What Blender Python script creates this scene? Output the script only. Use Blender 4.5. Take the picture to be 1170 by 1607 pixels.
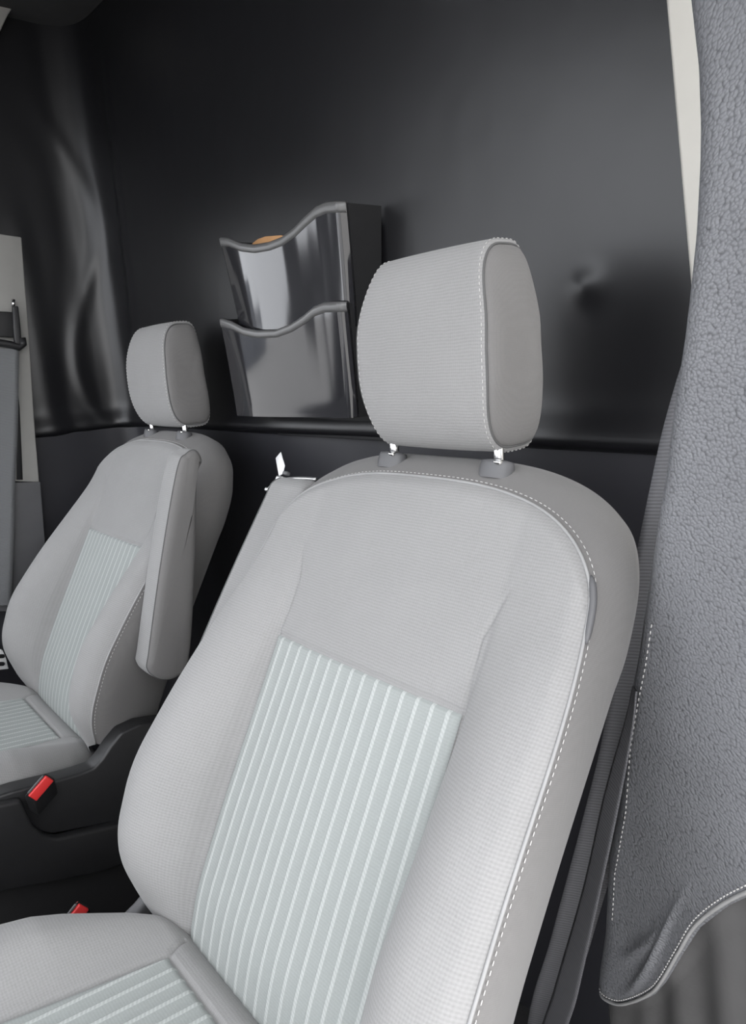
import bpy, bmesh, math, random
import numpy as np
from math import radians, sin, cos, pi, sqrt
random.seed(4); rng = np.random.default_rng(4)
for o in list(bpy.data.objects): bpy.data.objects.remove(o)
SC = bpy.context.scene
COL = SC.collection

# ------------------------------------------------------------------ camera
FPX, IW, IH = 1107.5, 1170, 1607
YAW, PITCH, ROLL = radians(49.84), radians(-12.57), radians(4.6)
CAM = np.array([.981, -.64, 1.2])
cF = np.array([-sin(YAW)*cos(PITCH), cos(YAW)*cos(PITCH), sin(PITCH)])
_R = np.array([cos(YAW), sin(YAW), 0.]); _U = np.cross(_R, cF)
cR = cos(ROLL)*_R - sin(ROLL)*_U; cU = sin(ROLL)*_R + cos(ROLL)*_U
cd = bpy.data.cameras.new('camera'); cam = bpy.data.objects.new('camera', cd); COL.objects.link(cam)
from mathutils import Matrix, Vector
M = Matrix.Identity(4)
for i in range(3):
    M[i][0], M[i][1], M[i][2], M[i][3] = cR[i], cU[i], -cF[i], CAM[i]
cam.matrix_world = M
cd.sensor_width = 36.; cd.lens = FPX/IH*36.; cd.clip_start = .02; cd.clip_end = 400
SC.camera = cam
def on(px, py, ax, val):                      # pixel -> point on an axis plane
    d = cF + cR*(px-IW/2)/FPX + cU*(IH/2-py)/FPX
    return CAM + d*((val-CAM[ax])/d[ax])

# ------------------------------------------------------------------ light
w = bpy.data.worlds.new('overcast_sky'); SC.world = w; w.use_nodes = True
bg = w.node_tree.nodes['Background']; bg.inputs[0].default_value = (.97, .98, 1.0, 1); bg.inputs[1].default_value = 4.2
SC.view_settings.view_transform = 'Standard'; SC.view_settings.look = 'None'
SC.view_settings.gamma = 1; SC.view_settings.use_curve_mapping = False
SC.view_settings.exposure = 0.10

# ------------------------------------------------------------------ materials
def nodes(name):
    m = bpy.data.materials.new(name); m.use_nodes = True
    nt = m.node_tree; return m, nt, nt.nodes['Principled BSDF']
def nd(nt, typ, **kw):
    n = nt.nodes.new(typ)
    for k, v in kw.items():
        if k.startswith('i_'):
            key = k[2:]; key = int(key) if key.isdigit() else key
            n.inputs[key].default_value = v
        else: setattr(n, k, v)
    return n
def math_(nt, op, a, b=None, c=None):
    n = nt.nodes.new('ShaderNodeMath'); n.operation = op
    for i, v in enumerate((a, b, c)):
        if v is None: continue
        if isinstance(v, (int, float)): n.inputs[i].default_value = v
        else: nt.links.new(v, n.inputs[i])
    return n.outputs[0]
def coords(nt):
    tc = nd(nt, 'ShaderNodeTexCoord'); sp = nd(nt, 'ShaderNodeSeparateXYZ')
    nt.links.new(tc.outputs['Object'], sp.inputs[0]); return tc.outputs['Object'], sp.outputs
def noise(nt, vec, scale, detail=2, rough=.5):
    n = nd(nt, 'ShaderNodeTexNoise'); n.inputs['Scale'].default_value = scale
    n.inputs['Detail'].default_value = detail; n.inputs['Roughness'].default_value = rough
    nt.links.new(vec, n.inputs['Vector']); return n.outputs['Fac']
def mixc(nt, fac, a, b):
    n = nt.nodes.new('ShaderNodeMix'); n.data_type = 'RGBA'
    if isinstance(fac, (int, float)): n.inputs['Factor'].default_value = fac
    else: nt.links.new(fac, n.inputs['Factor'])
    for k, v in (('A', a), ('B', b)):
        s = [i for i in n.inputs if i.name == k and i.type == 'RGBA'][0]
        if isinstance(v, tuple): s.default_value = (*v, 1)
        else: nt.links.new(v, s)
    return [o for o in n.outputs if o.type == 'RGBA'][0]
def bump(nt, b, h, strength, dist):
    n = nd(nt, 'ShaderNodeBump'); n.inputs['Strength'].default_value = strength; n.inputs['Distance'].default_value = dist
    nt.links.new(h, n.inputs['Height']); nt.links.new(n.outputs[0], b.inputs['Normal'])
def plain(name, col, rough=.5, metal=0., spec=.5, nscale=0, namp=.15, bscale=0, bdist=.0005):
    m, nt, b = nodes(name)
    b.inputs['Roughness'].default_value = rough; b.inputs['Metallic'].default_value = metal
    b.inputs['Specular IOR Level'].default_value = spec
    v, _ = coords(nt)
    f = noise(nt, v, nscale or 40, 3)
    c = mixc(nt, f, tuple(x*(1-namp) for x in col), tuple(min(1, x*(1+namp)) for x in col))
    nt.links.new(c, b.inputs['Base Color'])
    if bscale: bump(nt, b, noise(nt, v, bscale, 2), .6, bdist)
    return m
def fabric(name, col, col2, per=.0032, lines=.35, axis=2, bdist=.0006):
    m, nt, b = nodes(name); b.inputs['Roughness'].default_value = .92; b.inputs['Specular IOR Level'].default_value = .15
    b.inputs['Sheen Weight'].default_value = .15; b.inputs['Sheen Roughness'].default_value = .5
    v, xyz = coords(nt)
    wob = noise(nt, v, 60, 2)
    ph = math_(nt, 'ADD', math_(nt, 'MULTIPLY', xyz[axis], 2*pi/per), math_(nt, 'MULTIPLY', wob, 5.0))
    s = math_(nt, 'MULTIPLY_ADD', math_(nt, 'SINE', ph), .5, .5)
    ph2 = math_(nt, 'MULTIPLY', xyz[0 if axis else 2], 2*pi/(per*.8))
    s2 = math_(nt, 'MULTIPLY_ADD', math_(nt, 'SINE', ph2), .5, .5)
    g = noise(nt, v, 420, 3, .7)
    h = math_(nt, 'ADD', math_(nt, 'MULTIPLY', s, lines), math_(nt, 'ADD', math_(nt, 'MULTIPLY', g, .7), math_(nt, 'MULTIPLY', s2, .18)))
    big = noise(nt, v, 14, 3)
    f = math_(nt, 'ADD', math_(nt, 'MULTIPLY', h, .75), math_(nt, 'MULTIPLY', big, .3))
    nt.links.new(mixc(nt, f, col2, col), b.inputs['Base Color'])
    bump(nt, b, h, .55, bdist); return m
def stripes(name, base, line, P=.0190, frac=.3):
    m, nt, b = nodes(name); b.inputs['Roughness'].default_value = .9; b.inputs['Specular IOR Level'].default_value = .15
    v, xyz = coords(nt)
    fx = math_(nt, 'FRACT', math_(nt, 'ADD', math_(nt, 'MULTIPLY', xyz[0], 1/P), 20.5))
    d = math_(nt, 'ABSOLUTE', math_(nt, 'SUBTRACT', fx, .5))
    tw = math_(nt, 'SINE', math_(nt, 'ADD', math_(nt, 'MULTIPLY', xyz[2], 2*pi/.0042), math_(nt, 'MULTIPLY', fx, 14.)))
    ln = math_(nt, 'SUBTRACT', frac/2, d)
    lm = math_(nt, 'MINIMUM', math_(nt, 'MAXIMUM', math_(nt, 'MULTIPLY', ln, 18.), 0.), 1.)
    lt = math_(nt, 'MULTIPLY', lm, math_(nt, 'MULTIPLY_ADD', tw, .22, .78))
    g = noise(nt, v, 500, 3, .7)
    fine = math_(nt, 'MULTIPLY_ADD', math_(nt, 'SINE', math_(nt, 'MULTIPLY', xyz[2], 2*pi/.003)), .5, .5)
    bc = mixc(nt, math_(nt, 'ADD', math_(nt, 'MULTIPLY', g, .7), math_(nt, 'MULTIPLY', fine, .2)), tuple(x*.82 for x in base), tuple(min(1, x*1.1) for x in base))
    nt.links.new(mixc(nt, lt, bc, line), b.inputs['Base Color'])
    bump(nt, b, math_(nt, 'ADD', lt, math_(nt, 'MULTIPLY', g, .4)), .6, .0008); return m
def leather(name, col, scale=340, rough=.36, bd=.0008):
    m, nt, b = nodes(name); b.inputs['Roughness'].default_value = rough; b.inputs['Specular IOR Level'].default_value = .5
    v, xyz = coords(nt)
    cb = nd(nt, 'ShaderNodeCombineXYZ'); nt.links.new(math_(nt, 'ADD', math_(nt, 'MULTIPLY', xyz[0], .95), math_(nt, 'MULTIPLY', xyz[2], .25)), cb.inputs[0])
    nt.links.new(math_(nt, 'SUBTRACT', math_(nt, 'MULTIPLY', xyz[2], 1.15), math_(nt, 'MULTIPLY', xyz[0], .25)), cb.inputs[1])
    nz = nd(nt, 'ShaderNodeTexNoise'); nz.inputs['Scale'].default_value = 130; nt.links.new(cb.outputs[0], nz.inputs['Vector'])
    va = nd(nt, 'ShaderNodeVectorMath'); va.operation = 'MULTIPLY_ADD'; va.inputs[1].default_value = (.003, .003, .003)
    nt.links.new(nz.outputs['Color'], va.inputs[0]); nt.links.new(cb.outputs[0], va.inputs[2])
    vo = nd(nt, 'ShaderNodeTexVoronoi'); vo.voronoi_dimensions = '2D'; vo.feature = 'SMOOTH_F1'; vo.inputs['Smoothness'].default_value = .35; vo.inputs['Scale'].default_value = scale
    nt.links.new(va.outputs[0], vo.inputs['Vector'])
    h = math_(nt, 'SUBTRACT', 1., math_(nt, 'POWER', math_(nt, 'MAXIMUM', vo.outputs['Distance'], 0.), 2.))
    f = math_(nt, 'ADD', math_(nt, 'MULTIPLY', noise(nt, v, 20, 3), .4), math_(nt, 'MULTIPLY', h, .6))
    nt.links.new(mixc(nt, f, tuple(x*.6 for x in col), tuple(x*1.25 for x in col)), b.inputs['Base Color'])
    bump(nt, b, h, 1.0, bd); return m
def webbing(name, col):
    m, nt, b = nodes(name); b.inputs['Roughness'].default_value = .75
    v, xyz = coords(nt)
    s = math_(nt, 'MULTIPLY_ADD', math_(nt, 'SINE', math_(nt, 'MULTIPLY', xyz[2], 2*pi/.0035)), .5, .5)
    nt.links.new(mixc(nt, s, tuple(x*.8 for x in col), tuple(x*1.15 for x in col)), b.inputs['Base Color'])
    bump(nt, b, s, .5, .0005); return m

MT = dict(
    front=fabric('seat_cloth', (.315, .312, .31), (.20, .199, .198)),
    frontc=fabric('cushion_cloth', (.315, .312, .31), (.20, .199, .198), axis=1, lines=.2),
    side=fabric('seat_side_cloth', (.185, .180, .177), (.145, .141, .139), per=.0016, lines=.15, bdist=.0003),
    insert=stripes('striped_cloth', (.315, .335, .327), (.43, .448, .44)),
    piping=plain('piping', (.30, .30, .30), .8),
    groove=plain('seam_shadow_cloth', (.10, .10, .10), .9),  # dark tone puts the crease shade of a seam into the colour
    stitch=plain('white_thread', (.52, .51, .50), .7),
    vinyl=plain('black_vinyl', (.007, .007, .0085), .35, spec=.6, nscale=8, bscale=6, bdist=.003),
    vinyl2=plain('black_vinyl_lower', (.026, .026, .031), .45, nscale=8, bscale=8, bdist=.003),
    leather=leather('grained_leather', (.175, .178, .19)),
    leather2=plain('smooth_dark_trim', (.11, .108, .108), .5, nscale=30, bscale=200, bdist=.0004),
    white=plain('cream_paint', (.86, .83, .76), .45, namp=.04),
    greyp=plain('grey_plastic', (.30, .295, .28), .45, namp=.06),
    greyd=plain('dark_grey_plastic', (.10, .10, .105), .5, namp=.1),
    black=plain('black_plastic', (.016, .016, .017), .45, nscale=60, bscale=500, bdist=.0003),
    gloss=plain('glossy_smoked_plastic', (.022, .022, .025), .06, spec=.9, namp=.05),
    rim=plain('pocket_rim_plastic', (.11, .11, .11), .3, spec=.6),
    chrome=plain('chrome', (.75, .75, .75), .18, metal=1., namp=.03),
    steel=plain('zip_metal', (.62, .62, .62), .3, metal=.9),
    red=plain('red_button', (.62, .035, .035), .4, namp=.05),
    belt=webbing('belt_webbing', (.10, .10, .108)),
    beltg=webbing('belt_webbing_grey', (.16, .165, .17)),
    paper=plain('buff_folder', (.50, .27, .12), .7),
    whitep=plain('white_plastic', (.8, .8, .8), .4, namp=.03),
    carpet=plain('black_carpet', (.015, .015, .016), .95, nscale=300, namp=.5, bscale=900, bdist=.002),
    liner=plain('headliner', (.05, .05, .052), .9),
    ground=plain('pale_concrete', (.45, .435, .415), .9, nscale=5, namp=.3),
    build=plain('building_wall', (.16, .17, .19), .8, nscale=2, namp=.3),
)
def glassmat():
    m = bpy.data.materials.new('window_glass'); m.use_nodes = True; nt = m.node_tree
    nt.nodes.clear(); o = nt.nodes.new('ShaderNodeOutputMaterial'); t = nt.nodes.new('ShaderNodeBsdfTransparent')
    g = nt.nodes.new('ShaderNodeBsdfGlossy'); g.inputs['Roughness'].default_value = .02
    t.inputs[0].default_value = (.81, .825, .85, 1)
    x = nt.nodes.new('ShaderNodeMixShader'); x.inputs[0].default_value = .06
    nt.links.new(t.outputs[0], x.inputs[1]); nt.links.new(g.outputs[0], x.inputs[2]); nt.links.new(x.outputs[0], o.inputs[0]); return m
MT['glass'] = glassmat()

# ------------------------------------------------------------------ mesh helpers
def mk(name, verts, faces, mat, parent=None, smooth=True, loc=None, rot=None, sharp=None):
    me = bpy.data.meshes.new(name); me.from_pydata([tuple(map(float, v)) for v in verts], [], faces)
    me.materials.append(MT[mat]); me.update()
    bm = bmesh.new(); bm.from_mesh(me); bmesh.ops.recalc_face_normals(bm, faces=bm.faces); bm.to_mesh(me); bm.free()
    if smooth:
        me.polygons.foreach_set('use_smooth', [True]*len(me.polygons))
        if sharp: me.set_sharp_from_angle(angle=radians(sharp))
    o = bpy.data.objects.new(name, me); COL.objects.link(o)
    if parent: o.parent = parent
    if loc is not None: o.location = loc
    if rot is not None: o.rotation_euler = rot
    return o
def empty(name, loc, label, cat, group=None):
    o = bpy.data.objects.new(name, None); COL.objects.link(o); o.location = loc; o.empty_display_size = .05
    tag(o, label, cat, group); return o
def tag(o, label=None, cat=None, group=None, kind=None):
    if label: o['label'] = label
    if cat: o['category'] = cat
    if group: o['group'] = group
    if kind: o['kind'] = kind
    return o
def grid_faces(m, n, cu=False, cv=False, base=0):
    F = []
    for i in range(m if cu else m-1):
        for j in range(n if cv else n-1):
            a = i*n+j; b = i*n+(j+1) % n; c = ((i+1) % m)*n+(j+1) % n; d = ((i+1) % m)*n+j
            F.append((base+a, base+b, base+c, base+d))
    return F
class MB:
    def __init__(s): s.v = []; s.f = []
    def add(s, v, f):
        b = len(s.v); s.v += [tuple(map(float, p)) for p in v]; s.f += [tuple(b+i for i in q) for q in f]; return s
    def grid(s, A, cu=False, cv=False):
        m, n = A.shape[:2]; return s.add(A.reshape(-1, 3), grid_faces(m, n, cu, cv))
    def tube(s, path, r, k=8, closed=False, caps=True):
        P = np.asarray(path, float); n = len(P)
        rr = np.full(n, r) if np.isscalar(r) else np.asarray(r)
        T = (np.roll(P, -1, 0)-np.roll(P, 1, 0)) if closed else np.gradient(P, axis=0)
        T /= np.linalg.norm(T, axis=1)[:, None]+1e-12
        a = np.array([0, 0, 1.]) if abs(T[0][2]) < .9 else np.array([1., 0, 0])
        u = np.cross(T[0], a); u /= np.linalg.norm(u); A = []
        for i in range(n):
            u = u - T[i]*(u@T[i]); u /= np.linalg.norm(u); b = np.cross(T[i], u)
            A.append([P[i]+rr[i]*(cos(q)*u+sin(q)*b) for q in np.arange(k)*2*pi/k])
        s.grid(np.array(A), closed, True)
        if caps and not closed:
            b = len(s.v)-n*k
            s.f.append(tuple(b+i for i in range(k))[::-1]); s.f.append(tuple(b+(n-1)*k+i for i in range(k)))
        return s
    def box(s, c, d, R=None, bev=.0):
        bm = bmesh.new(); bmesh.ops.create_cube(bm, size=1)
        for v in bm.verts: v.co = Vector([v.co[i]*d[i] for i in range(3)])
        if bev: bmesh.ops.bevel(bm, geom=list(bm.edges), offset=bev, segments=3, affect='EDGES', profile=.5)
        for v in bm.verts:
            q = np.array(v.co);  q = R@q if R is not None else q; v.co = Vector(q+np.asarray(c))
        bm.verts.index_update(); s.add([v.co[:] for v in bm.verts], [[v.index for v in f.verts] for f in bm.faces]); bm.free(); return s
    def prism(s, poly, ext, bev=.003, seg=3):
        """planar polygon (3-D points) extruded by vector ext, all edges bevelled"""
        bm = bmesh.new(); P = np.asarray(poly, float)
        f = bm.faces.new([bm.verts.new(p) for p in P])
        g = bmesh.ops.extrude_face_region(bm, geom=[f])
        for v in g['geom']:
            if isinstance(v, bmesh.types.BMVert): v.co += Vector(ext)
        bmesh.ops.recalc_face_normals(bm, faces=bm.faces)
        if bev: bmesh.ops.bevel(bm, geom=list(bm.edges), offset=bev, segments=seg, affect='EDGES', profile=.5, clamp_overlap=True)
        bm.verts.index_update(); s.add([v.co[:] for v in bm.verts], [[v.index for v in f.verts] for f in bm.faces]); bm.free(); return s
    def build(s, name, mat, parent=None, **k): return mk(name, s.v, s.f, mat, parent, **k)
def sm(x, a, b):
    t = np.clip((x-a)/(b-a), 0, 1); return t*t*(3-2*t)
def spline(pts, n, closed=False):
    P = np.asarray(pts, float); N = len(P); out = []
    if closed: Q = np.vstack([P[-1], P, P[0], P[1]]); segs = N
    else: Q = np.vstack([2*P[0]-P[1], P, 2*P[-1]-P[-2]]); segs = N-1
    for q in range(n):
        u = q/n*segs if closed else q/(n-1)*segs
        i = min(int(u), segs-1); t = u-i; a, b, c, d = Q[i:i+4]
        out.append(.5*((2*b)+(-a+c)*t+(2*a-5*b+4*c-d)*t*t+(-a+3*b-3*c+d)*t**3))
    return np.array(out)
def resample(P, step):
    P = np.asarray(P); L = np.r_[0, np.cumsum(np.linalg.norm(np.diff(P, axis=0), axis=1))]
    q = np.arange(0, L[-1], step); return np.stack([np.interp(q, L, P[:, k]) for k in range(3)], 1)
def stitches(path, nrm=None, length=.0038, gap=.0026, r=.00045):
    """dashes along a path"""
    mb = MB(); pts = resample(path, (length+gap)/4); k = 4
    for i in range(0, len(pts)-3, k):
        a, b = pts[i], pts[i+2]; a, b = a, a+(b-a)/np.linalg.norm(b-a)*length if np.linalg.norm(b-a) > 0 else b
        m = (a+b)/2; mb.tube([a+(m-a)*0, a+(m-a)*.3, m, b-(b-m)*.3, b], [r*.4, r, r*1.15, r, r*.4], 5)
    return mb

# ------------------------------------------------------------------ the van: setting
WY = .13                                           # bulkhead plane
FLOOR = .10; ROOF = 2.02
def slab(name, lo, hi, mat, parent=None, bev=.004):
    lo = np.array(lo); hi = np.array(hi)
    return MB().box((lo+hi)/2, hi-lo, bev=bev).build(name, mat, parent, sharp=40)
tag(slab('floor', (-.98, -1.75, FLOOR-.04), (.98, .2, FLOOR), 'carpet'), 'black carpeted cab floor', None, kind='structure')
tag(slab('ceiling', (-.98, -1.0, ROOF), (.98, .25, ROOF+.05), 'liner'), 'dark headliner above the seats', None, kind='structure')
# bulkhead: upper vinyl skin with rolled hem over a lower skin
SEAMZ = 1.062
def wall_upper():
    zs = np.r_[SEAMZ-.002, SEAMZ+np.array([0, .002, .005, .009, .014, .02, .028, .04]), np.linspace(SEAMZ+.05, 1.32, 54), np.linspace(1.33, ROOF, 50)]
    # plan path: bulkhead, rounded corner, side return running forward to the pillar
    plan = [(.655, 0), (.3, 0), (0, 0), (-.4, 0), (-.72, 0), (-.84, -.006), (-.89, -.03), (-.908, -.075), (-.908, -.13), (-.905, -.22), (-.90, -.34), (-.90, -.46)]
    pl = spline([(x, WY+y, 0) for x, y in plan], 520)
    T = np.gradient(pl, axis=0); T /= np.linalg.norm(T, axis=1)[:, None]
    Nn = np.stack([-T[:, 1], T[:, 0], T[:, 0]*0], 1)          # points into the cab (-y)
    if Nn[5][1] > 0: Nn = -Nn
    L = np.r_[0, np.cumsum(np.linalg.norm(np.diff(pl, axis=0), axis=1))]
    A = np.zeros((len(zs), len(pl), 3))
    for i, z in enumerate(zs):
        h = z-SEAMZ
        roll = .014*np.sqrt(np.clip(1-((h-.013)/.014)**2, 0, 1)) if h < .013 else .014*math.exp(-((h-.013)/.030)**2)
        off = np.full(len(pl), roll-.004)
        # creases in the loose skin round the corner
        off += .0045*np.exp(-((L-1.60-.05*sin(h*9))/.020)**2)*sm(h, -.1, .12)*(1-sm(h, .55, .8))
        off -= .003*np.exp(-((L-1.66-.03*sin(h*7+1))/.026)**2)*(1-sm(h, .5, .8))
        off += .004*np.exp(-((L-1.50+.10*h)/.016)**2)*sm(h, .15, .3)*(1-sm(h, .6, .9))
        off += .006*np.exp(-((L-1.735)/.03)**2)*(1-sm(h, .35, .6))
        # knob under the skin behind the driver's headrest
        xs = np.interp(z, [1.0, 1.231, 1.505, 2.1], [.648, .622, .592, .53]); xx = np.where(pl[:, 0] > .3, .3+(pl[:, 0]-.3)*(xs-.3)/.355, pl[:, 0])
        kx, kz = .489, 1.258
        off += .006*np.exp(-(((xx-kx)/.021)**2+((z-kz)/.021)**2))
        # long slack waves
        off += .004*np.sin(L*6+z*3)*.5+.003*np.sin(L*11-z*8)*.5
        off += .005*np.exp(-((L-.45-1.2*(z-1.75))/.05)**2)*sm(z, 1.62, 1.7)*(1-sm(z, 1.78, 1.9))
        edge = (1-np.clip(L/.0, 0, 1)) if False else 0
        # right edge slopes with the pillar
        A[i] = pl + Nn*off[:, None]; A[i][:, 2] = z
        xs = np.interp(z, [1.0, 1.231, 1.505, 2.1], [.648, .622, .592, .53])
        A[i][:, 0] = np.where(pl[:, 0] > .3, .3+(A[i][:, 0]-.3)*(xs-.3)/.355, A[i][:, 0])
    return MB().grid(A)
wb = slab('wall_back', (-.93, WY+.022, FLOOR), (.70, WY+.06, ROOF), 'vinyl2')
tag(wb, 'black vinyl covered bulkhead behind the seats', None, kind='structure')
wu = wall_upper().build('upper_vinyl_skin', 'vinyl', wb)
A = []
for z in np.linspace(FLOOR, SEAMZ+.01, 30):
    pl = spline([(x, WY+.013+y, z) for x, y in [(.655, 0), (.3, 0), (0, .0), (-.4, 0), (-.72, 0), (-.84, -.006), (-.885, -.03), (-.9, -.075), (-.905, -.13), (-.902, -.22), (-.897, -.34), (-.897, -.46)]], 120)
    pl[:, 1] += .0035*np.sin(pl[:, 0]*9+z*6); A.append(pl)
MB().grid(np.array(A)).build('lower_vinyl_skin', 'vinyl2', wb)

# driver-side pillar: cream painted metal strip between bulkhead and leather cover
p = [(.585, .112, ROOF), (.594, .112, 1.505), (.624, .112, 1.231), (.652, .112, 1.0), (.70, .112, FLOOR), (.93, .03, FLOOR), (.93, .03, ROOF)]
mb = MB(); A = []
for z in np.linspace(FLOOR, ROOF, 24):
    x0 = np.interp(z, [.1, 1.0, 1.231, 1.505, 2.1], [.70, .650, .624, .594, .53])
    A.append([(x0, WY+.01, z), (x0+.001, WY-.012, z), (x0+.006, WY-.018, z), (x0+.08, WY-.03, z), (x0+.2, WY-.07, z), (x0+.34, WY-.09, z)])
mb.grid(np.array(A)); tag(mb.build('trim_1', 'white'), 'cream painted door pillar strip beside the black bulkhead', None, kind='structure')

# passenger door, window and pillar
dl = slab('door_1', (-.97, -1.45, FLOOR), (-.915, -.245, 1.0), 'black'); tag(dl, 'black lower panel of the passenger door', None, kind='structure')
fr = MB()
for a, b in (((-.94, -.30, 1.0), (-.90, -.26, ROOF)), ((-.94, -1.34, 1.0), (-.86, -1.14, ROOF)), ((-.92, -1.2, 1.60), (-.90, -.26, 1.60))):
    fr.tube([a, b], .045, 8)
fr.tube([(-.93, -.79, 1.0), (-.90, -.79, 1.60)], .032, 8)
fr.build('window_frame', 'black', dl)
gl = MB().add([(-.935, -1.30, 1.0), (-.935, -.28, 1.0), (-.905, -.28, 1.60), (-.895, -1.18, 1.60)], [(0, 1, 2, 3)]).build('window_1', 'glass'); tag(gl, 'passenger door window', None, kind='structure')
slab('upper_panel', (-.96, -1.2, 1.60), (-.90, -.2, ROOF), 'liner', dl)
hd = MB().prism([(-.97, -.82, ROOF), (-.97, -.86, ROOF-.02), (-.97, -1.10, 1.96), (-.97, -1.16, 1.96), (-.97, -1.16, ROOF)], (1.94, 0, 0), .01).build('trim_3', 'liner', sharp=40)
tag(hd, 'dark overhead shelf above the windscreen', None, kind='structure')
# windscreen, A pillars, dashboard
db = MB().prism([(-.95, -1.15, .35), (-.95, -1.12, .72), (-.95, -1.22, .93), (-.95, -1.75, .98), (-.95, -1.75, .35)], (1.9, 0, 0), .02).build('dashboard', 'black', sharp=40)
tag(db, 'black plastic dashboard under the windscreen', 'dashboard')
ap = MB(); ap.tube([(-.93, -1.75, .98), (-.90, -1.42, 1.4), (-.86, -1.13, 1.97)], .05, 10); ap.tube([(.93, -1.75, .98), (.90, -1.42, 1.4), (.86, -1.13, 1.97)], .05, 10)
tag(ap.build('trim_2', 'liner'), 'dark windscreen pillars', None, kind='structure')
ws = MB().add([(-.92, -1.74, .98), (.92, -1.74, .98), (.86, -1.14, 1.97), (-.86, -1.14, 1.97)], [(0, 1, 2, 3)]).build('window_2', 'glass'); tag(ws, 'windscreen', None, kind='structure')
gd = MB().add([(-60, -60, -.45), (60, -60, -.45), (60, 60, -.45), (-60, 60, -.45)], [(0, 1, 2, 3)]).build('ground', 'ground'); tag(gd, 'pale concrete ground outside the van', None, kind='structure')

# ------------------------------------------------------------------ seat
REC = radians(29)
TT = np.array([0, sin(REC), cos(REC)]); NN = np.array([0, -cos(REC), sin(REC)]); OB = np.array([0, -.225, .885])
HW = .2322
_wt = np.linspace(-.5, .25, 300); _ww = np.interp(_wt, [-.45, -.40, -.355, -.33, -.29, -.2, -.11, -.06, .02, .09, .13], [.20, .21, .235, .250, .262, .265, .259, .256, .250, .2405, .2325])
_ww = np.convolve(np.pad(_ww, 15, mode='edge'), np.ones(31)/31, 'valid')
def wside(t): return np.interp(t, _wt, _ww)
def ttop(s): return .118+.096*np.clip(1-(np.abs(s)/HW)**3.0, 0, 1)**.55
HB_T = [-.46, -.40, -.36, -.33, -.29, -.2, -.11, -.06, .02, .07, .11, .3]
HB_N = [-.03, -.012, .012, .043, .067, .077, .059, .046, .022, .008, 0, 0]
xi = np.linspace(-.46, .3, 200); HBi = np.interp(xi, HB_T, HB_N)
HBi = np.convolve(np.pad(HBi, 8, mode='edge'), np.ones(17)/17, 'valid')
LUM_T = [-.46, -.40, -.36, -.30, -.2, .05, .16, .3]; LUM_N = [-.06, -.03, -.010, .002, .004, .0, -.002, -.012]
LUi = np.convolve(np.pad(np.interp(xi, LUM_T, LUM_N), 6, mode='edge'), np.ones(13)/13, 'valid')
IW2 = .147
def edged(s, t):                                    # distance inside the outer seam, roughly
    a = np.abs(s); d1 = wside(np.minimum(t, .13))-a; d2 = ttop(s)-t
    return np.minimum(d1, np.where(d2 > .1, 9, d2)).clip(0, 1)
def nfront(s, t, groove=True):
    a = np.abs(s); W_ = wside(np.minimum(t, .13)); hb = np.interp(t, xi, HBi); lu = np.interp(t, xi, LUi)
    g_ = np.clip((a-IW2+.001)/.075, 0, 1); rise = (1-(1-g_)**2.3)*sm(g_, 0, .16)
    x = np.clip((a-.215)/(W_-.215+1e-6), 0, 1)*(W_ > .236); round_ = 1-.24*x**2
    n = lu*(1-.2*rise) + hb*rise*round_ - .010*(a/.24)**2*(1-rise)
    d = edged(s, t); n -= .008*np.clip(1-d/.016, 0, 1)**2
    if groove:
        l1 = np.where(t < .002, np.abs(a-IW2), 9)
        sx = np.interp(t, [0, .03, .067, .113, .135], [IW2, .1435, .142, .157, .168])
        l3 = np.where((t >= 0) & (t < .135), np.abs(a-sx), 9); fade = np.where(t >= 0, 1-sm(t, .07, .135), 1)
        l2 = np.where(a < IW2+.003, np.abs(t-.001), 9)
        g = np.minimum(np.minimum(l1, l3), l2)
        n -= .0032*np.exp(-(g/.0022)**2)*fade
    return n
def tbot(s): return -.42+.075*np.clip(np.abs(s)/.25, 0, 1)**3
def L2(s, t, n): return np.stack([s+0*n, -n, t+0*n], -1)   # backrest-local: x=s, y=-n, z=t
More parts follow.
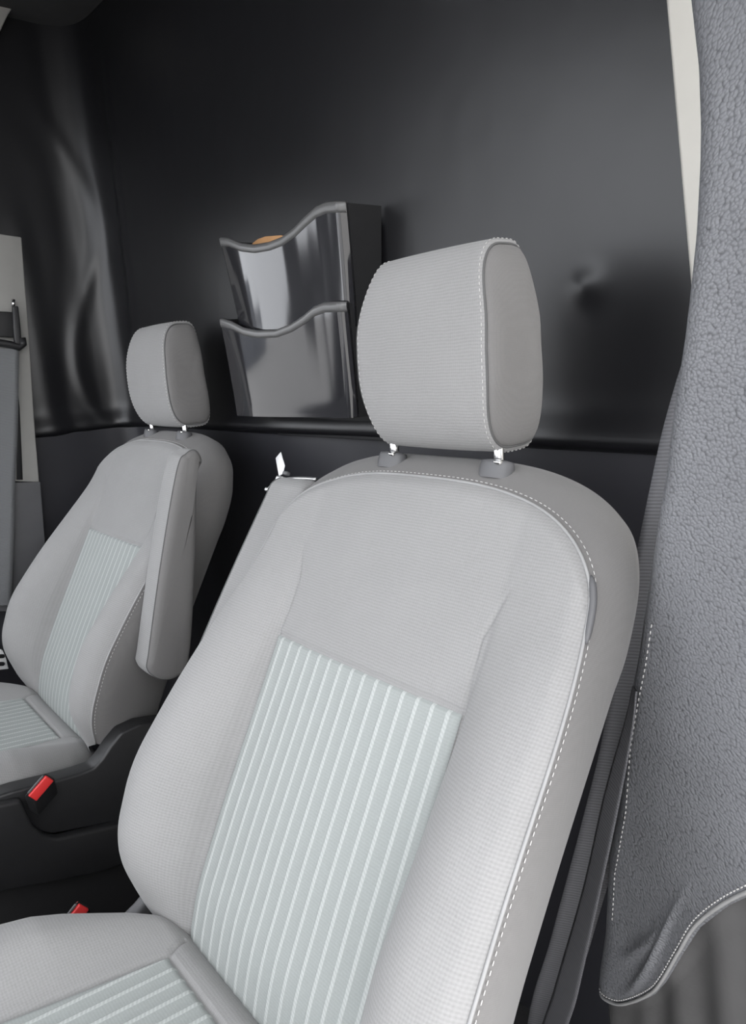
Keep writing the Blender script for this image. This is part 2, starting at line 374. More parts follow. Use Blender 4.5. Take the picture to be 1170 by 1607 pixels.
def make_back(parent):
    holder = None
    # front panel
    nu, nv = 270, 250
    q = np.linspace(-1, 1, nu); u = q*(1+.18*(1-q*q)); v = np.linspace(0, 1, nv)
    U, V = np.meshgrid(u, v); t0 = tbot(U*.25)
    t = t0+(ttop(U*HW)-t0)*(1-(1-V)**1.12); S = U*wside(t)
    n = nfront(S, t)
    G = L2(S, t, n)
    front = MB().grid(G).build('backrest', 'front', parent, loc=tuple(OB), rot=(-REC, 0, 0))
    # outline loop: left side bottom->top, over the top, right side down
    loop = np.vstack([G[:, 0], G[-1, 1:-1], G[::-1, -1]])
    loop = resample(loop, .003)
    for _ in range(6): loop[1:-1] = (loop[:-2]+2*loop[1:-1]+loop[2:])/4
    d = np.gradient(loop[:, [0, 2]], axis=0); d /= np.linalg.norm(d, axis=1)[:, None]+1e-9
    for _ in range(12): d[1:-1] = (d[:-2]+d[1:-1]*2+d[2:])/4
    d /= np.linalg.norm(d, axis=1)[:, None]
    out = np.stack([-d[:, 1], d[:, 0]], 1)
    topw = sm(loop[:, 2], .08, .165); n0 = -loop[:, 1]; W_ = np.abs(loop[:, 0])
    rear = np.where(loop[:, 2] < .13, np.minimum(.237-W_, .010)*(1-sm(loop[:, 2], .05, .13)), 0)
    rows = []
    for q, ot, bl, inn in ((0, 0, 0, 0), (.03, .003, .0015, 0), (.09, .010, .004, 0), (.18, .020, .007, 0), (.30, .029, .0085, 0), (.43, .034, .009, 0), (.57, .033, .006, .002), (.71, .025, 0, .010), (.84, .006, 0, .026), (.93, -.022, 0, .052), (1, -.06, 0, .09)):
        r = loop.copy(); n_ = n0+(-.130-n0)*q
        r[:, 0] += out[:, 0]*(bl-inn)+np.sign(loop[:, 0])*rear*float(sm(np.array(q), 0., .6))
        r[:, 2] += ot*topw*(1.22+.18*sm(-loop[:, 0], .02, .16))+out[:, 1]*(bl*.3)*(1-topw); r[:, 1] = -n_
        rows.append(r)
    global SEAM; SEAM = (loop.copy(), out.copy())
    band = MB().grid(np.array(rows)); last = rows[-1]
    h = len(last)//2; k = min(h, len(last)-h)
    bk = np.array([[last[i]*(1-w)+last[len(last)-1-i]*w for w in np.linspace(0, 1, 12)] for i in range(h)]); bk[:, 1:-1, 1] += .004
    band.grid(bk)
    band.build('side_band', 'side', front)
    # piping and thread along the outer seam
    sub = loop[::2].copy(); so = out[::2]
    pp = sub.copy(); pp[:, 0] += so[:, 0]*.0008; pp[:, 2] += so[:, 1]*.0008; pp[:, 1] -= .0002
    MB().tube(pp, .0016, 6).build('piping', 'piping', front)
    st = sub.copy(); st[:, 0] += so[:, 0]*.0034; st[:, 2] += so[:, 1]*.0012+.0042*topw[::2]; st[:, 1] += .0045; st[:, 0] -= np.sign(st[:, 0])*.0008*(1-topw[::2])
    tag(stitches(st[4:-4]).build('stitching', 'stitch', front), 'pale thread stitches along the outer seam', kind='stuff')
    # striped insert
    us = np.linspace(-IW2+.0012, IW2-.0012, 150); ts = np.linspace(-.395, -.0012, 200)
    S, t = np.meshgrid(us, ts); e = np.minimum(IW2-np.abs(S), -t)
    n = nfront(S, t, False)+.0016-.0045*np.clip(1-e/.006, 0, 1)**2
    n += .00025*np.cos(S/.0190*2*pi)*sm(-t, .004, .02)
    MB().grid(L2(S, t, n)).build('striped_panel', 'insert', front)
    return front
def make_cushion(parent, dz=0):
    # f = forward distance from the back; local x=s, y=-f, z up
    nu, nv = 150, 150
    prof_f = [0, .02, .06, .11, .2, .35, .5, .54]
    def hw(f): return np.interp(f, [0, .03, .06, .12, .2, .4, .54], [.19, .205, .222, .245, .262, .268, .24])
    def zt(s, f, g=True):
        a = np.abs(s); z = .006+.17*f-.02*sm(f, .45, .56)-.03*np.clip(1-f/.035, 0, 1)**2
        iw = np.interp(f, [.05, .5], [.118, .165])
        b = np.interp(f, [0, .05, .15, .4, .54], [0, .012, .034, .036, .01])
        W_ = hw(f); rise = sm(a, iw, iw+.07); x = np.clip((a-(W_-.045))/.045, 0, 1)
        z = z + b*rise - .05*(1-np.sqrt(np.clip(1-x**2.2, 0, 1)))
        if g:
            gr = np.minimum(np.where(f > .045, np.abs(a-iw), 9), np.where(a < iw, np.abs(f-.047), 9))
            gr = np.minimum(gr, np.where((f > .02) & (f < .048) & (a > iw-.01), np.abs(a-iw-(.047-f)*.55), 9))
            z = z-.004*np.exp(-(gr/.0028)**2)
        return z
    u = np.linspace(-1, 1, nu); u = u*(1+.15*(1-u*u)); fs = np.r_[np.linspace(0, .09, 60), np.linspace(.094, .54, 90)]
    U, Fg = np.meshgrid(u, fs); S = U*hw(Fg); Z = zt(S, Fg)
    G = np.stack([S, -Fg, Z], -1)
    c = MB().grid(G).build('seat_cushion', 'frontc', parent, loc=(0, -.375, .572+dz))
    loop = np.vstack([G[:, 0], G[-1, 1:-1], G[::-1, -1], G[0, 1:-1][::-1]])
    rows = []
    for o_, z_ in ((0, 0), (.004, -.012), (.004, -.04), (-.004, -.08), (-.03, -.10)):
        r = loop.copy(); cen = np.array([0, -.27]); dd = r[:, :2]-cen; dd /= np.linalg.norm(dd, axis=1)[:, None]
        r[:, :2] += dd*o_; r[:, 2] = r[:, 2]*(1 if z_ > -.02 else .5)+z_; rows.append(r)
    mb = MB().grid(np.array(rows), False, True)
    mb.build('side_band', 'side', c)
    ss, ff = np.meshgrid(np.linspace(-1, 1, 110), np.linspace(.0485, .50, 150))
    iw = np.interp(ff, [.05, .5], [.118, .165]); S = ss*(iw-.0015)
    e = np.minimum((1-np.abs(ss))*iw, ff-.0485)
    Z = zt(S, ff, False)+.0015-.0045*np.clip(1-e/.006, 0, 1)**2+.00025*np.cos(S/.0190*2*pi)
    # striped cloth reads x / z, so lay the mesh out in that frame
    MB().grid(np.stack([S, -Z, -ff], -1)).build('striped_panel', 'insert', c, rot=(-pi/2, 0, 0))
    return c
def make_headrest(parent):
    yc, zc, hd, hh = -.063, 1.196, .043, .105
    K = 96; th = np.linspace(0, 2*pi, K, endpoint=False)
    c_, s_ = np.cos(th), np.sin(th); e = 2/3.6
    y = hd*np.sign(c_)*np.abs(c_)**e; z = hh*np.sign(s_)*np.abs(s_)**e
    y = y*(1-.10*(z/hh)) + .0*z                      # a little slimmer at the top
    y = y+.014*(z/hh)**2*(1) - .004
    def hws(z): return .095-.016*sm(z, .02, .11)-.010*sm(-z, .02, .11)
    rows = []
    us = np.r_[-1, -.985, -.96, -.9, np.linspace(-.8, .8, 17), .9, .96, .985, 1]
    for u in us:
        d = 1-abs(u); sh = 1-.05*max(0, 1-d/.05)**2
        bul = 1+.045*(1-u*u)
        rows.append(np.stack([u*hws(z), yc+y*sh*bul, zc+z*sh*(1+.012*(1-u*u))], 1))
    h = MB().grid(np.array(rows), False, True).build('headrest', 'front', parent)
    for sg in (-1, 1):
        cap = []; rim = rows[-1] if sg > 0 else rows[0]
        cen = np.array([0, yc+.002, zc])
        for k, r in enumerate(np.r_[np.linspace(1, .9, 5), np.linspace(.82, .0, 12)]):
            q = rim.copy(); q[:, 1:] = cen[1:]+(rim[:, 1:]-cen[1:])*r*.997
            q[:, 0] = rim[:, 0]*r*r+sg*.088*(1-r*r) + sg*(.018*np.sqrt(np.clip(1-r**2.6, 0, 1))-.0012)
            cap.append(q)
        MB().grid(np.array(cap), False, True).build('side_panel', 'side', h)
        rim2 = rim.copy(); rim2[:, 1:] = cen[1:]+(rim[:, 1:]-cen[1:])*1.0
        MB().tube(rim2, .0013, 6, closed=True).build('piping', 'groove', h)  # dark tube in the side seam, crease shade put into its colour
        row = rows[2] if sg < 0 else rows[-3]
        r3 = row.copy(); r3[:, 1:] = cen[1:]+(row[:, 1:]-cen[1:])*1.004
        r3 = np.vstack([r3, r3[:1]])
        tag(stitches(r3, length=.0036, gap=.003, r=.00036).build('stitching', 'stitch', h), 'pale thread stitches', kind='stuff')
    for sg in (-1, 1):
        MB().tube([(sg*.079, -.076, 1.05), (sg*.079, -.075, 1.125)], .0055, 14).build('post', 'chrome', h)
        sl = MB(); x, yy, zz = sg*.079, -.078, 1.081
        R_ = np.array([[1, 0, 0], [0, cos(REC*.6), sin(REC*.6)], [0, -sin(REC*.6), cos(REC*.6)]])
        k = 20; A = []
        for r, dz in ((.0, .003), (.010, .003), (.0145, .002), (.0155, -.001), (.016, -.006), (.016, -.016)):
            A.append([np.array([x, yy, zz])+R_@np.array([r*1.25*cos(q), r*.9*sin(q), dz]) for q in np.arange(k)*2*pi/k])
        sl.grid(np.array(A), False, True).build('post_sleeve', 'greyd', h)
        MB().box((x+.009, yy-.010, zz+.003), (.009, .006, .005), bev=.0015).build('release_button', 'chrome', h)
    return h
def make_arm(parent, sg, n_top, n_bot, tt=.19, tb=-.20, s0=.266):
    """padded armrest folded up against the side of the backrest (backrest-local frame)"""
    pts = [(n_top[1], tt-.045), (n_top[1]-.006, tt-.012), ((n_top[0]+n_top[1])/2, tt), (n_top[0]+.004, tt-.014), (n_top[0], tt-.05),
           ((n_top[0]+n_bot[0])/2-.002, (tt+tb)/2), (n_bot[0], tb+.04), (n_bot[0]+.012, tb+.006), ((n_bot[0]+n_bot[1])/2, tb-.003), (n_bot[1]-.010, tb+.010), (n_bot[1], tb+.045),
           ((n_top[1]+n_bot[1])/2+.003, (tt+tb)/2)]
    P = spline([(a, b, 0) for a, b in pts], 120, True)[:, :2]; cen = P.mean(0)
    s1 = .316; rows = []
    for s, k in ((s0, .0), (s0, .9), (s0+.003, .96), (s0+.009, .99), (s0+.025, 1), (s1-.016, 1), (s1-.006, .985), (s1-.001, .955)):
        if k == 0: rows.append(np.tile([sg*s, -cen[0], cen[1]], (len(P), 1))); continue
        Q = ins(P, cen, k)
        rows.append(np.stack([np.full(len(P), sg*s), -Q[:, 0], Q[:, 1]], 1))
    a = MB().grid(np.array(rows), False, True).build('armrest', 'front', parent)
    rows2 = [rows[-1]]
    for s, k in ((s1+.0015, .945), (s1+.005, .90), (s1+.008, .8), (s1+.009, .5), (s1+.009, .0)):
        Q = ins(P, cen, k); rows2.append(np.stack([np.full(len(P), sg*s), -Q[:, 0], Q[:, 1]], 1))
    MB().grid(np.array(rows2), False, True).build('side_panel', 'side', a)
    MB().tube(rows[-1], .0013, 6, closed=True).build('piping', 'groove', a)  # dark tube round the edge seam, its shade given as colour
    return a
def ins(P, cen, k):
    """shrink an outline towards its long axis by a fixed margin rather than by ratio"""
    if k <= .6: 
        ax = P[:, 1]*0; Q = cen+(P-cen)*k; return Q
    d = np.roll(P, -1, 0)-np.roll(P, 1, 0); nrm = np.stack([d[:, 1], -d[:, 0]], 1); nrm /= np.linalg.norm(nrm, axis=1)[:, None]
    sgn = np.sign(((P-cen)*nrm).sum(1).mean()); return P-sgn*nrm*(1-k)*.05

def make_seat(loc, label):
    root = empty('car_seat', loc, label, 'seat', 'front seats of the van')
    b = make_back(root); make_cushion(root, 0); make_headrest(root); return root, b
def copy_tree(o, parent=None):
    c = o.copy(); COL.objects.link(c); c.parent = parent
    for ch in list(o.children): copy_tree(ch, c)
    return c
drv, dback = make_seat((.44, 0, 0), 'light grey cloth van seat beside the leather pillar cover')
psg = copy_tree(drv); psg.location = (-.44, .087, -.007)
psg['label'] = 'grey cloth van seat with raised armrest in front of the black pockets'
pback = [c for c in psg.children if c.name.startswith('backrest')][0]
pcush = [c for c in psg.children if c.name.startswith('seat_cushion')][0]; pcush.location.z -= .022
make_arm(pback, 1, (.026, .070), (-.070, .012), .188, -.20)
da = make_arm(dback, -1, (-.085, -.030), (-.085, .0), .203, -.18, .236)
# zip on the driver's armrest end
def onb(px, py, n):                                # pixel -> driver-backrest-local point at height n off the back
    O_ = OB+np.array([.44, 0, 0])+n*NN; d = cF + cR*(px-IW/2)/FPX + cU*(IH/2-py)/FPX
    P = CAM + d*(((O_-CAM)@NN)/(d@NN)) - OB-np.array([.44, 0, 0]); return np.array([P[0], -n, P@TT])
MB().tube(spline([onb(420, 769, -.054), onb(426, 761, -.054), onb(438, 756, -.054), onb(452, 752, -.054), onb(470, 751, -.053), onb(496, 752, -.052)], 30), [.0016]*8+[.0028]*22, 6).build('zip_teeth', 'steel', da)
c_ = onb(441, 752, -.052); MB().box(c_, (.017, .010, .008), bev=.002).build('zip_slider', 'steel', da)
c_ = onb(449, 743, -.052); MB().box(c_, (.011, .008, .006), bev=.002).build('zip_bridge', 'greyd', da)
MB().prism([onb(*q, -.052) for q in [(437, 747), (443, 743), (446, 730), (440, 709), (432, 719)]], (0, .0018, 0), .0004, 1).build('zip_pull', 'whitep', da)
MB().box(onb(419, 768, -.052), (.007, .006, .006), bev=.002).build('zip_stop', 'steel', da)
# airbag tag on the outboard seam of the driver's seat
lp_, ot_ = SEAM; k_ = (lp_[:, 0] > 0) & (lp_[:, 2] > .088) & (lp_[:, 2] < .146)
sp = lp_[k_]+np.stack([ot_[k_][:, 0]*.003, 0*ot_[k_][:, 0]+.0005, ot_[k_][:, 1]*.003], 1)
sp = spline(sp[np.linspace(0, len(sp)-1, 6).astype(int)], 14)
MB().tube(sp, [.0012, .0022, .0028, .003, .0032, .0032, .0032, .0032, .0032, .0032, .0032, .003, .0022, .0012][::-1], 8).build('airbag_tag', 'greyd', dback)

# ------------------------------------------------------------------ leather pillar cover on the driver's side
CA = radians(25); CH = np.array([cos(CA), -sin(CA), 0]); CM = np.array([-sin(CA), -cos(CA), 0]); CQ = np.array([.70, -.08, 0])
def onc(px, py):                                   # pixel -> (h, z) on the cover's vertical plane
    d = cF + cR*(px-IW/2)/FPX + cU*(IH/2-py)/FPX
    P = CAM + d*(((CQ-CAM)@CM)/(d@CM)); return np.array([(P-CQ)@CH, P[2]])
ced = [(1080, -60), (1093, 5), (1105, 110), (1108, 200), (1107, 260), (1101, 370), (1091, 463), (1083, 530), (1066, 640), (1053, 747), (1040, 820), (1028, 907), (1018, 967), (1010, 1023), (1000, 1073), (993, 1113),
       (987, 1150), (980, 1247), (963, 1343), (960, 1397), (957, 1453), (948, 1513), (943, 1573), (946, 1615), (946, 1700), (950, 1800)]
E_ = np.array([onc(*q) for q in ced]); E_ = E_[np.argsort(E_[:, 1])]
cbt = np.array([onc(*q) for q in [(943, 1548), (960, 1562), (985, 1574), (1010, 1570), (1040, 1556), (1060, 1535), (1090, 1490), (1120, 1448), (1170, 1412), (1240, 1380), (1400, 1340), (1800, 1300)]])
def eh(z): return np.interp(z, E_[:, 1], E_[:, 0])
def csurf(h, z, extra=0):
    d = np.maximum(h-eh(z), 0)
    b = .016*np.sqrt(np.clip(1-(1-np.clip(d/.03, 0, 1))**2, 0, 1))+.006*sm(d, .02, .2)
    zb = np.interp(h, cbt[:, 0], cbt[:, 1]); e = z-zb
    wr = .006*np.exp(-((e-.035-.02*np.sin(h*30))/.008)**2)*np.exp(-((h-.005)/.035)**2)+.005*np.exp(-((e-.062)/.010)**2)*np.exp(-((h+.01)/.03)**2)
    wr += .003*np.sin(z*9)*sm(d, .01, .08)
    b2 = b+wr-.006*np.clip(1-e/.012, 0, 1)**2+extra
    P = np.stack([CQ[0]+h*CH[0]+b2*CM[0], CQ[1]+h*CH[1]+b2*CM[1], z], -1)
    return P
rootc = empty('pillar_cover', (.74, -.05, FLOOR), 'dark grey grained leather padded cover wrapping the door pillar', 'cover')
def rel(A): return np.asarray(A)-np.array([.74, -.05, FLOOR])
NU, NVc = 120, 260; rows = []
for v in np.linspace(0, 1, NVc):
    vv = v
    h0s = np.r_[np.linspace(0, 1, NU)**2]
    z0 = None; row = []
    # left edge point for this row, then march right keeping bottom curve
    ztop = 1.95
    hL = None
    # h measured from the edge at that height; iterate because edge depends on z
    for q in h0s:
        z = ztop; h = 0.
        for _ in range(4):
            h = eh(z)+q*.27
            zb = np.interp(h, cbt[:, 0], cbt[:, 1]); z = zb+(ztop-zb)*vv
        row.append((h, z))
    rows.append(row)
HZ = np.array(rows); G = csurf(HZ[..., 0], HZ[..., 1])
backs = []
for k in (.75, .5, .25, .0): pass
edge = G[:, :1]
wrap = [edge+np.array([0.004*i, .012*i, 0])*0 for i in range(1)]
ret = np.concatenate([edge+CM*(-.005*i)*(1+.25*i)+CH*(.002*i*i) for i in (5, 4, 3, 2, 1)], 1)
G2 = np.concatenate([ret, G], 1)
MB().grid(rel(G2)).build('leather_face', 'leather', rootc)
# lower trim under the curved seam
rows = []
for v in np.linspace(0, 1, 40):
    row = []
    for q in np.linspace(0, 1, 60)**1.5:
        z = .5
        for _ in range(4):
            h = eh(z)+q*.27; zb = np.interp(h, cbt[:, 0], cbt[:, 1]); z = (zb+.022)*(1-v)+FLOOR*v
        row.append((h, z))
    rows.append(row)
HZ = np.array(rows); fold = .006*np.sin(HZ[..., 0]*95+HZ[..., 1]*9)*sm(HZ[..., 0], -.06, .0)
Gl = csurf(HZ[..., 0], HZ[..., 1])-.009*CM[None, None]*1.0+fold[..., None]*CM*.6
retl = np.concatenate([Gl[:, :1]+CM*(-.005*i)*(1+.25*i)+CH*(.002*i*i) for i in (5, 4, 3, 2, 1)], 1)
MB().grid(rel(np.concatenate([retl, Gl], 1))).build('lower_trim', 'leather2', rootc)
sb = spline(np.array([csurf(np.array(h), np.array(z+.0035), .002) for h, z in cbt[:10]]), 160)
MB().tube(rel(sb), .0017, 6).build('piping', 'piping', rootc)
sb2 = spline(np.array([csurf(np.array(h), np.array(z+.0095), .001) for h, z in cbt[:10]]), 160)
tag(stitches(rel(sb2), length=.0036, gap=.0022, r=.0006).build('stitching', 'stitch', rootc), 'pale thread stitches', kind='stuff')
zz = np.linspace(.60, .96, 120)
se = np.array([csurf(np.array(eh(z)+.024), np.array(z), .0003) for z in zz])
tag(stitches(rel(se), length=.0036, gap=.003, r=.0005).build('edge_stitching', 'stitch', rootc), 'pale thread stitches down the inner edge', kind='stuff')

# ------------------------------------------------------------------ seat belts
def ribbon(Lp, Rp, th=.0014, n=60):
    L_ = spline(Lp, n); R_ = spline(Rp, n); A = []
    for l, r in zip(L_, R_):
        A.append([l*(1-k)+r*k for k in np.linspace(0, 1, 8)])
    A = np.array(A); du = A[:, -1]-A[:, 0]; dv = np.gradient(A[:, 0], axis=0); nn = np.cross(du, dv); nn /= np.linalg.norm(nn, axis=1)[:, None]
    B = A[:, ::-1]+nn[:, None]*th
    return MB().grid(np.concatenate([A, B], 1), False, True)
bl = [(1128, 170), (1112, 330), (1098, 440), (1083, 525), (1060, 600), (1038, 680), (1020, 763), (992, 900), (978, 985), (960, 1073), (940, 1180), (905, 1320), (865, 1470), (825, 1630)]
ys = np.r_[.045, .038, np.linspace(.03, -.07, len(bl)-2)]
Lp = [on(px, py, 1, y) for (px, py), y in zip(bl, ys)]; Lp.append(np.array([Lp[-1][0]+.01, -.08, FLOOR+.01])); Rp = [p+np.array([.038, .022, 0]) for p in Lp]
bo = np.array([.64, -.02, FLOOR])
belt = empty('seat_belt', tuple(bo), 'dark webbing seat belt hanging between the light grey seat and the leather cover', 'seat belt')
ribbon(np.array(Lp)-bo, np.array(Rp)-bo, n=90).build('webbing', 'belt', belt)
g0, g1 = Lp[0]-bo, Rp[0]-bo; ga = (g1-g0)/np.linalg.norm(g1-g0)
MB().tube([g0-ga*.006+np.array([0, 0, .012]), g0-ga*.008, g1+ga*.008, g1+ga*.006+np.array([0, 0, .012]), (g0+g1)/2+np.array([0, .006, .045]), g0-ga*.006+np.array([0, 0, .012])], .005, 8).build('guide_loop', 'black', belt)
MB().box((g0+g1)/2+np.array([.0, .018, .045]), (.028, .026, .03), bev=.005).build('guide_mount', 'black', belt)
gl_ = [(992, 1075), (980, 1130), (947, 1247), (913, 1397), (870, 1547), (835, 1680)]; gr_ = [(997, 1085), (990, 1150), (968, 1270), (938, 1410), (905, 1560), (875, 1690)]
Lp = [on(px, py, 1, -.09) for px, py in gl_]; Rp = [on(px, py, 1, -.105) for px, py in gr_]; Lp.append(np.array([Lp[-1][0], -.1, FLOOR+.01])); Rp.append(np.array([Rp[-1][0], -.11, FLOOR+.01]))
ribbon(np.array(Lp)-bo, np.array(Rp)-bo).build('lower_webbing', 'belt', belt)

# passenger pillar and belt
PX = -.868
def pp(px, py, x=PX): return on(px, py, 0, x)
pc = np.array([PX, -.2, FLOOR])
tl = MB().prism([pp(34, 372), pp(46, 530), pp(54, 660), pp(62, 757), pp(-60, 752), pp(-60, 358)], (-.03, 0, 0), .003).build('trim_4', 'greyp', sharp=40)
tag(tl, 'grey plastic passenger door pillar trim', None, kind='structure')
MB().prism([pp(26, 757, PX+.004), pp(64, 756, PX+.004), pp(80, 960, PX+.004), pp(-60, 960, PX+.004), pp(-60, 757, PX+.004)], (-.03, 0, 0), .003).build('lower_trim', 'greyd', tl, sharp=40)
MB().prism([pp(27, 600, PX+.001), pp(31, 640, PX+.001), pp(36, 753, PX+.001), pp(26, 753, PX+.001)], (-.004, 0, 0), .0005, 1).build('dark_strip', 'black', tl)  # black strip colours in the shaded gap between belt and pillar
BX = -.845; bo2 = np.array([BX, -.2, FLOOR])
pb = empty('seat_belt', tuple(bo2), 'charcoal seat belt hanging from a black guide loop on the grey pillar', 'seat belt')
wr = [(30, 548), (29, 620), (27, 700), (24, 760), (22, 850), (18, 950)]; wl = [(-22, 545), (-24, 620), (-28, 700), (-30, 760), (-32, 850), (-36, 950)]
ribbon(np.array([on(*q, 0, BX) for q in wl])-bo2, np.array([on(*q, 0, BX) for q in wr])-bo2, .0018).build('webbing', 'beltg', pb)
MB().prism([on(*q, 0, BX-.004)-bo2 for q in [(18, 481), (27, 481), (31, 520), (33, 546), (22, 545), (19, 515)]], (.012, 0, 0), .003).build('guide_arm', 'black', pb, sharp=50)
MB().tube([on(*q, 0, BX+.004)-bo2 for q in [(-25, 536), (0, 538), (18, 541), (30, 545), (36, 540), (34, 530)]], .0085, 10).build('guide_loop', 'black', pb)
MB().prism([on(*q, 0, BX-.012)-bo2 for q in [(-25, 488), (19, 490), (21, 530), (-25, 528)]], (.008, 0, 0), .003).build('guide_plate', 'black', pb, sharp=50)
MB().tube([on(21, 470, 0, BX-.01)-bo2, on(21, 482, 0, BX-.01)-bo2], .004, 8).build('guide_pin', 'chrome', pb)
# roof rail trim in the top corner
MB().prism([pp(-60, -60), pp(40, -60), pp(24, 5), pp(12, 24), pp(0, 50), pp(-60, 110)], (-.02, 0, 0), .003).build('rail_trim', 'greyp', tl, sharp=40)

# ------------------------------------------------------------------ wall pocket
kx0, kx1 = -.215, .158
rk = empty('wall_pocket', (-.03, WY, 1.06), 'glossy black two-tier wall file pocket with wavy rims on the bulkhead', 'wall pocket')
ko = np.array([-.03, WY, 1.06])
def pocket(wave, yb, yt, zb, x0b, x1b, name):
    """front shell with wavy top; wave = pixels of the rim on plane yt"""
    Wv = np.array([on(px, py, 1, yt) for px, py in wave]); x0, x1 = Wv[0, 0], Wv[-1, 0]
    nu, nv = 90, 40; u = np.linspace(0, 1, nu); u = u+.5*np.sin(2*pi*u)*-.12
    def shell(off):
        A = []
        for v in np.linspace(0, 1, nv):
            xl = x0b+(x0-x0b)*v; xr = x1b+(x1-x1b)*v; x = xl+(xr-xl)*u
            ztop = np.interp(u, np.linspace(0, 1, 200), np.interp(np.linspace(x0, x1, 200), Wv[:, 0], Wv[:, 2]))
            z = zb+(ztop-zb)*v
            y = yb+(yt-yb)*v**1.3-.010*np.sin(pi*u)*(1-.5*v)-.004*np.sin(2*pi*u+.5)*(1-v*.4)
            y = y+.018*np.clip(1-u/.05, 0, 1)**2+.010*np.clip(1-(1-u)/.03, 0, 1)**2+off
            A.append(np.stack([x, y, z], 1)-ko)
        return np.array(A)
    A = shell(0); B = shell(.004); mb = MB().grid(A); mb.grid(B)
    mb.grid(np.stack([A[-1], B[-1]])); mb.grid(np.stack([A[0], B[0]])); mb.grid(np.stack([A[:, 0], B[:, 0]])); mb.grid(np.stack([A[:, -1], B[:, -1]]))
    p_ = mb.build('pocket', 'gloss', rk)
    # rim band riding on the front shell
    R_ = []
    for k, o in ((nv-4, .0012), (nv-4, -.0008), (nv-3, -.0018), (nv-2, -.0018), (nv-1, -.0012)): R_.append(A[k]+np.array([0, o, .0]))
    R_.append(A[-1]+np.array([0, .002, .0022])); R_.append(B[-1]+np.array([0, .001, 0]))
    MB().grid(np.array(R_)).build('rim', 'rim', p_)
    # side walls back to the wall and floor
    for col in (0, -1):
        e = A[:, col]; e2 = e.copy(); e2[:, 1] = -.004
        C2 = np.stack([e*(1-k)+e2*k for k in np.linspace(0, 1, 6)], 1); mbs = MB().grid(C2); off = np.array([.003 if col == 0 else -.003, 0, 0]); mbs.grid(C2+off)
        mbs.grid(np.stack([C2[-1], (C2+off)[-1]])); mbs.build('side_wall', 'black', p_)
    b0 = A[0].copy(); b1 = b0.copy(); b1[:, 1] = -.004
    MB().grid(np.stack([b0, b1])).build('pocket_floor', 'black', p_)
    return Wv
up = [(340, 379), (347, 374), (361, 375), (380, 383), (402, 386), (424, 382), (443, 374), (462, 359), (479, 341), (495, 326), (511, 319), (535, 317)]
lo = [(340, 502), (350, 501), (366, 506), (386, 516), (407, 520), (435, 519), (457, 510), (476, 497), (492, 483), (509, 476), (537, 475)]
UB = on(548, 478, 1, .064); UBL = on(376, 520, 1, .064)
pocket(up, .064, .049, UBL[2]-.02, UBL[0]-.003, UB[0], 'u')
LB = on(552, 658, 1, .056); LBL = on(366, 652, 1, .056)
pocket(lo, .059, .049, LBL[2], LBL[0], LB[0], 'l')
MB().box(np.array([-.03, WY-.004, 1.23])-ko, (.33, .004, .34), bev=.0015).build('back_plate', 'black', rk)
fo = MB().prism([on(px, py, 1, .085) for px, py in [(395, 382), (404, 375), (415, 371), (440, 369), (452, 372), (462, 380), (462, 440), (395, 440)]], (0, .004, 0), .0012).build('folder', 'paper', sharp=40)
tag(fo, 'orange brown folder edge poking out of the upper wall pocket', 'folder')

# ------------------------------------------------------------------ buckles, shields, seat bases
def local(P, o): return [p-np.array(o.location) for p in P]
sh = MB().prism(local([on(*q, 0, -.15) for q in [(-70, 1272), (20, 1242), (60, 1232), (92, 1224), (123, 1215), (147, 1206), (161, 1191), (174, 1171), (191, 1150), (219, 1137), (262, 1130), (285, 1160), (262, 1260), (200, 1288), (80, 1310), (0, 1290)]], psg), (-.037, 0, 0), .005, 4).build('recliner_shield', 'black', psg, sharp=50)
sh2 = MB().prism(local([on(*q, 0, .175) for q in [(262, 1372), (228, 1388), (212, 1410), (188, 1434), (150, 1458), (120, 1500), (300, 1540), (340, 1500)]], drv), (.02, 0, 0), .008, 4).build('recliner_shield', 'greyd', drv, sharp=50)
MB().prism(local([on(*q, 0, -.135) for q in [(-90, 1275), (-5, 1264), (34, 1256), (52, 1296), (70, 1312), (92, 1316), (262, 1276), (280, 1330), (150, 1372), (0, 1402), (-90, 1440)]], psg), (-.02, 0, 0), .006, 4).build('base_side', 'black', psg, sharp=50)
MB().box(np.array([-.30, -.33, .27])-np.array(psg.location), (.26, .5, .34), bev=.01).build('pedestal', 'black', psg)
MB().box(np.array([.44, -.45, .28])-np.array(drv.location), (.34, .5, .36), bev=.01).build('pedestal', 'black', drv)
MB().box(np.array([.03, -.35, .14]), (.22, .6, .075), bev=.012).build('floor_tray', 'black')
tag(bpy.data.objects['floor_tray'], 'black plastic floor tray between the seats', 'tray')
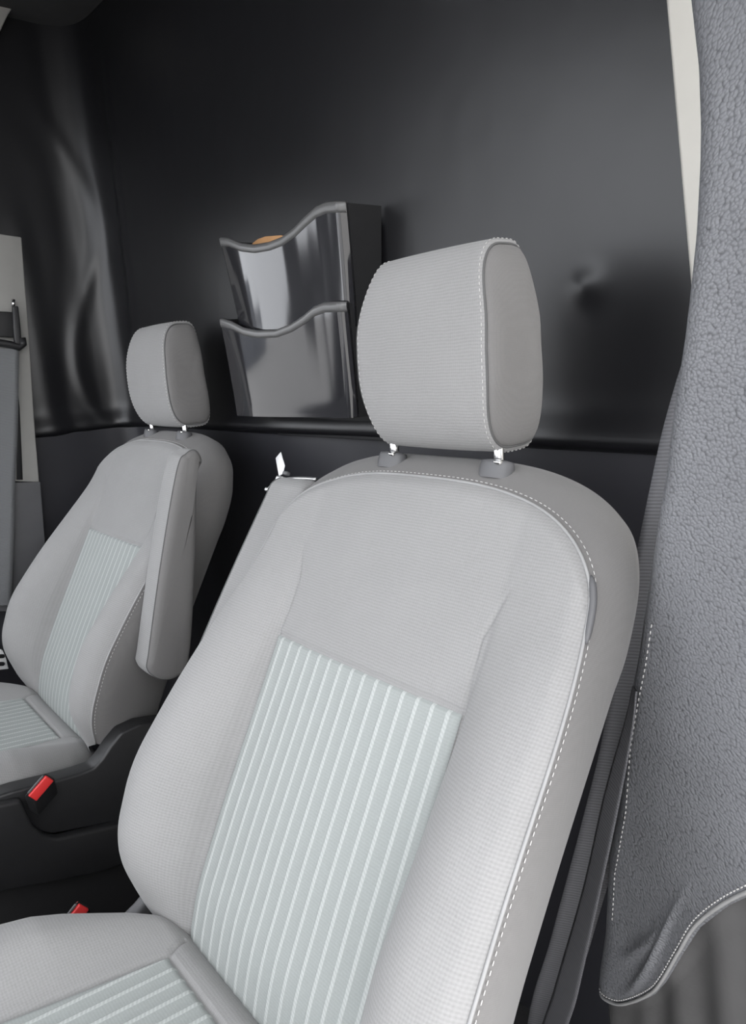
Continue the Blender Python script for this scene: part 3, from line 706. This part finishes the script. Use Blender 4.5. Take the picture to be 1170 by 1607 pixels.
def buckle(pxs, x, lab):
    """red press button face from its four corners on plane x, black housing behind it"""
    a, b, c, d = [on(*q, 0, x) for q in pxs]; cen = (a+b+c+d)/4
    r = empty('belt_buckle', tuple(cen), lab, 'buckle')
    ex = (b-a+c-d)/2; ey = (d-a+c-b)/2; Lx = np.linalg.norm(ex); ex = ex/Lx; ey = ey-ex*(ey@ex); Ly = np.linalg.norm(ey); ey /= Ly; ez = np.cross(ex, ey)
    if ez[0] < 0: ez = -ez
    R_ = np.stack([ex, ey, ez], 1)
    MB().box(-ez*.004, (Lx*.94, Ly*.92, .010), R_, .0018).build('press_button', 'red', r)
    q = [np.array([0, 0, 0])+ex*i*Lx*.56+ey*j for i, j in ((-1, -Ly*.72), (1, -Ly*.72), (1, Ly*.5), (-1, Ly*.5))]
    MB().prism([p-ez*.003 for p in q], (-.014, .004, -.034), .003).build('housing', 'black', r)
    MB().box(-ey*Ly*.60+ez*.0005-ez*.003, (Lx*.8, .003, .002), R_, .0005).build('tongue_slot', 'greyd', r)
    return r, R_, Lx, Ly
buckle([(44, 1248), (73, 1217), (86, 1224), (56, 1261)], -.115, 'red buttoned belt buckle beside the seat with the raised armrest')
buckle([(92, 1458), (126, 1418), (141, 1426), (112, 1466)], .145, 'red buttoned belt buckle tucked beside the light grey seat cushion')
ct = MB().box(on(239, 1456, 0, .20), (.006, .006, .010), bev=.0015).build('plastic_tag', 'whitep'); tag(ct, 'tiny white plastic tag in the seat crease', 'tag')
gv = empty('door_grille', tuple(on(0, 1032, 0, -.8)), 'white slotted trim on the passenger door beside the seat', 'trim')
go = on(0, 1032, 0, -.8)
MB().prism([on(*q, 0, -.8)-go for q in [(-40, 1022), (4, 1020), (9, 1030), (14, 1050), (-40, 1056)]], (-.01, 0, 0), .002).build('panel', 'whitep', gv)
for yy in (1028, 1040):
    MB().prism([on(*q, 0, -.795)-go for q in [(-40, yy), (6, yy-1), (8, yy+2), (6, yy+5), (-40, yy+6)]], (-.004, 0, 0), .001).build('dark_strip', 'black', gv)

bd = MB().box((-34, -16, 1.05), (3, 4, 3.0), bev=.05); bd.box((-34, -19.5, .65), (3, 3, 2.2), bev=.05); bd.box((-34, -22.5, .3), (3, 3, 1.5), bev=.05)
tag(bd.build('building', 'build', sharp=40), 'dark low building mirrored in the glossy upper wall pocket', 'building')
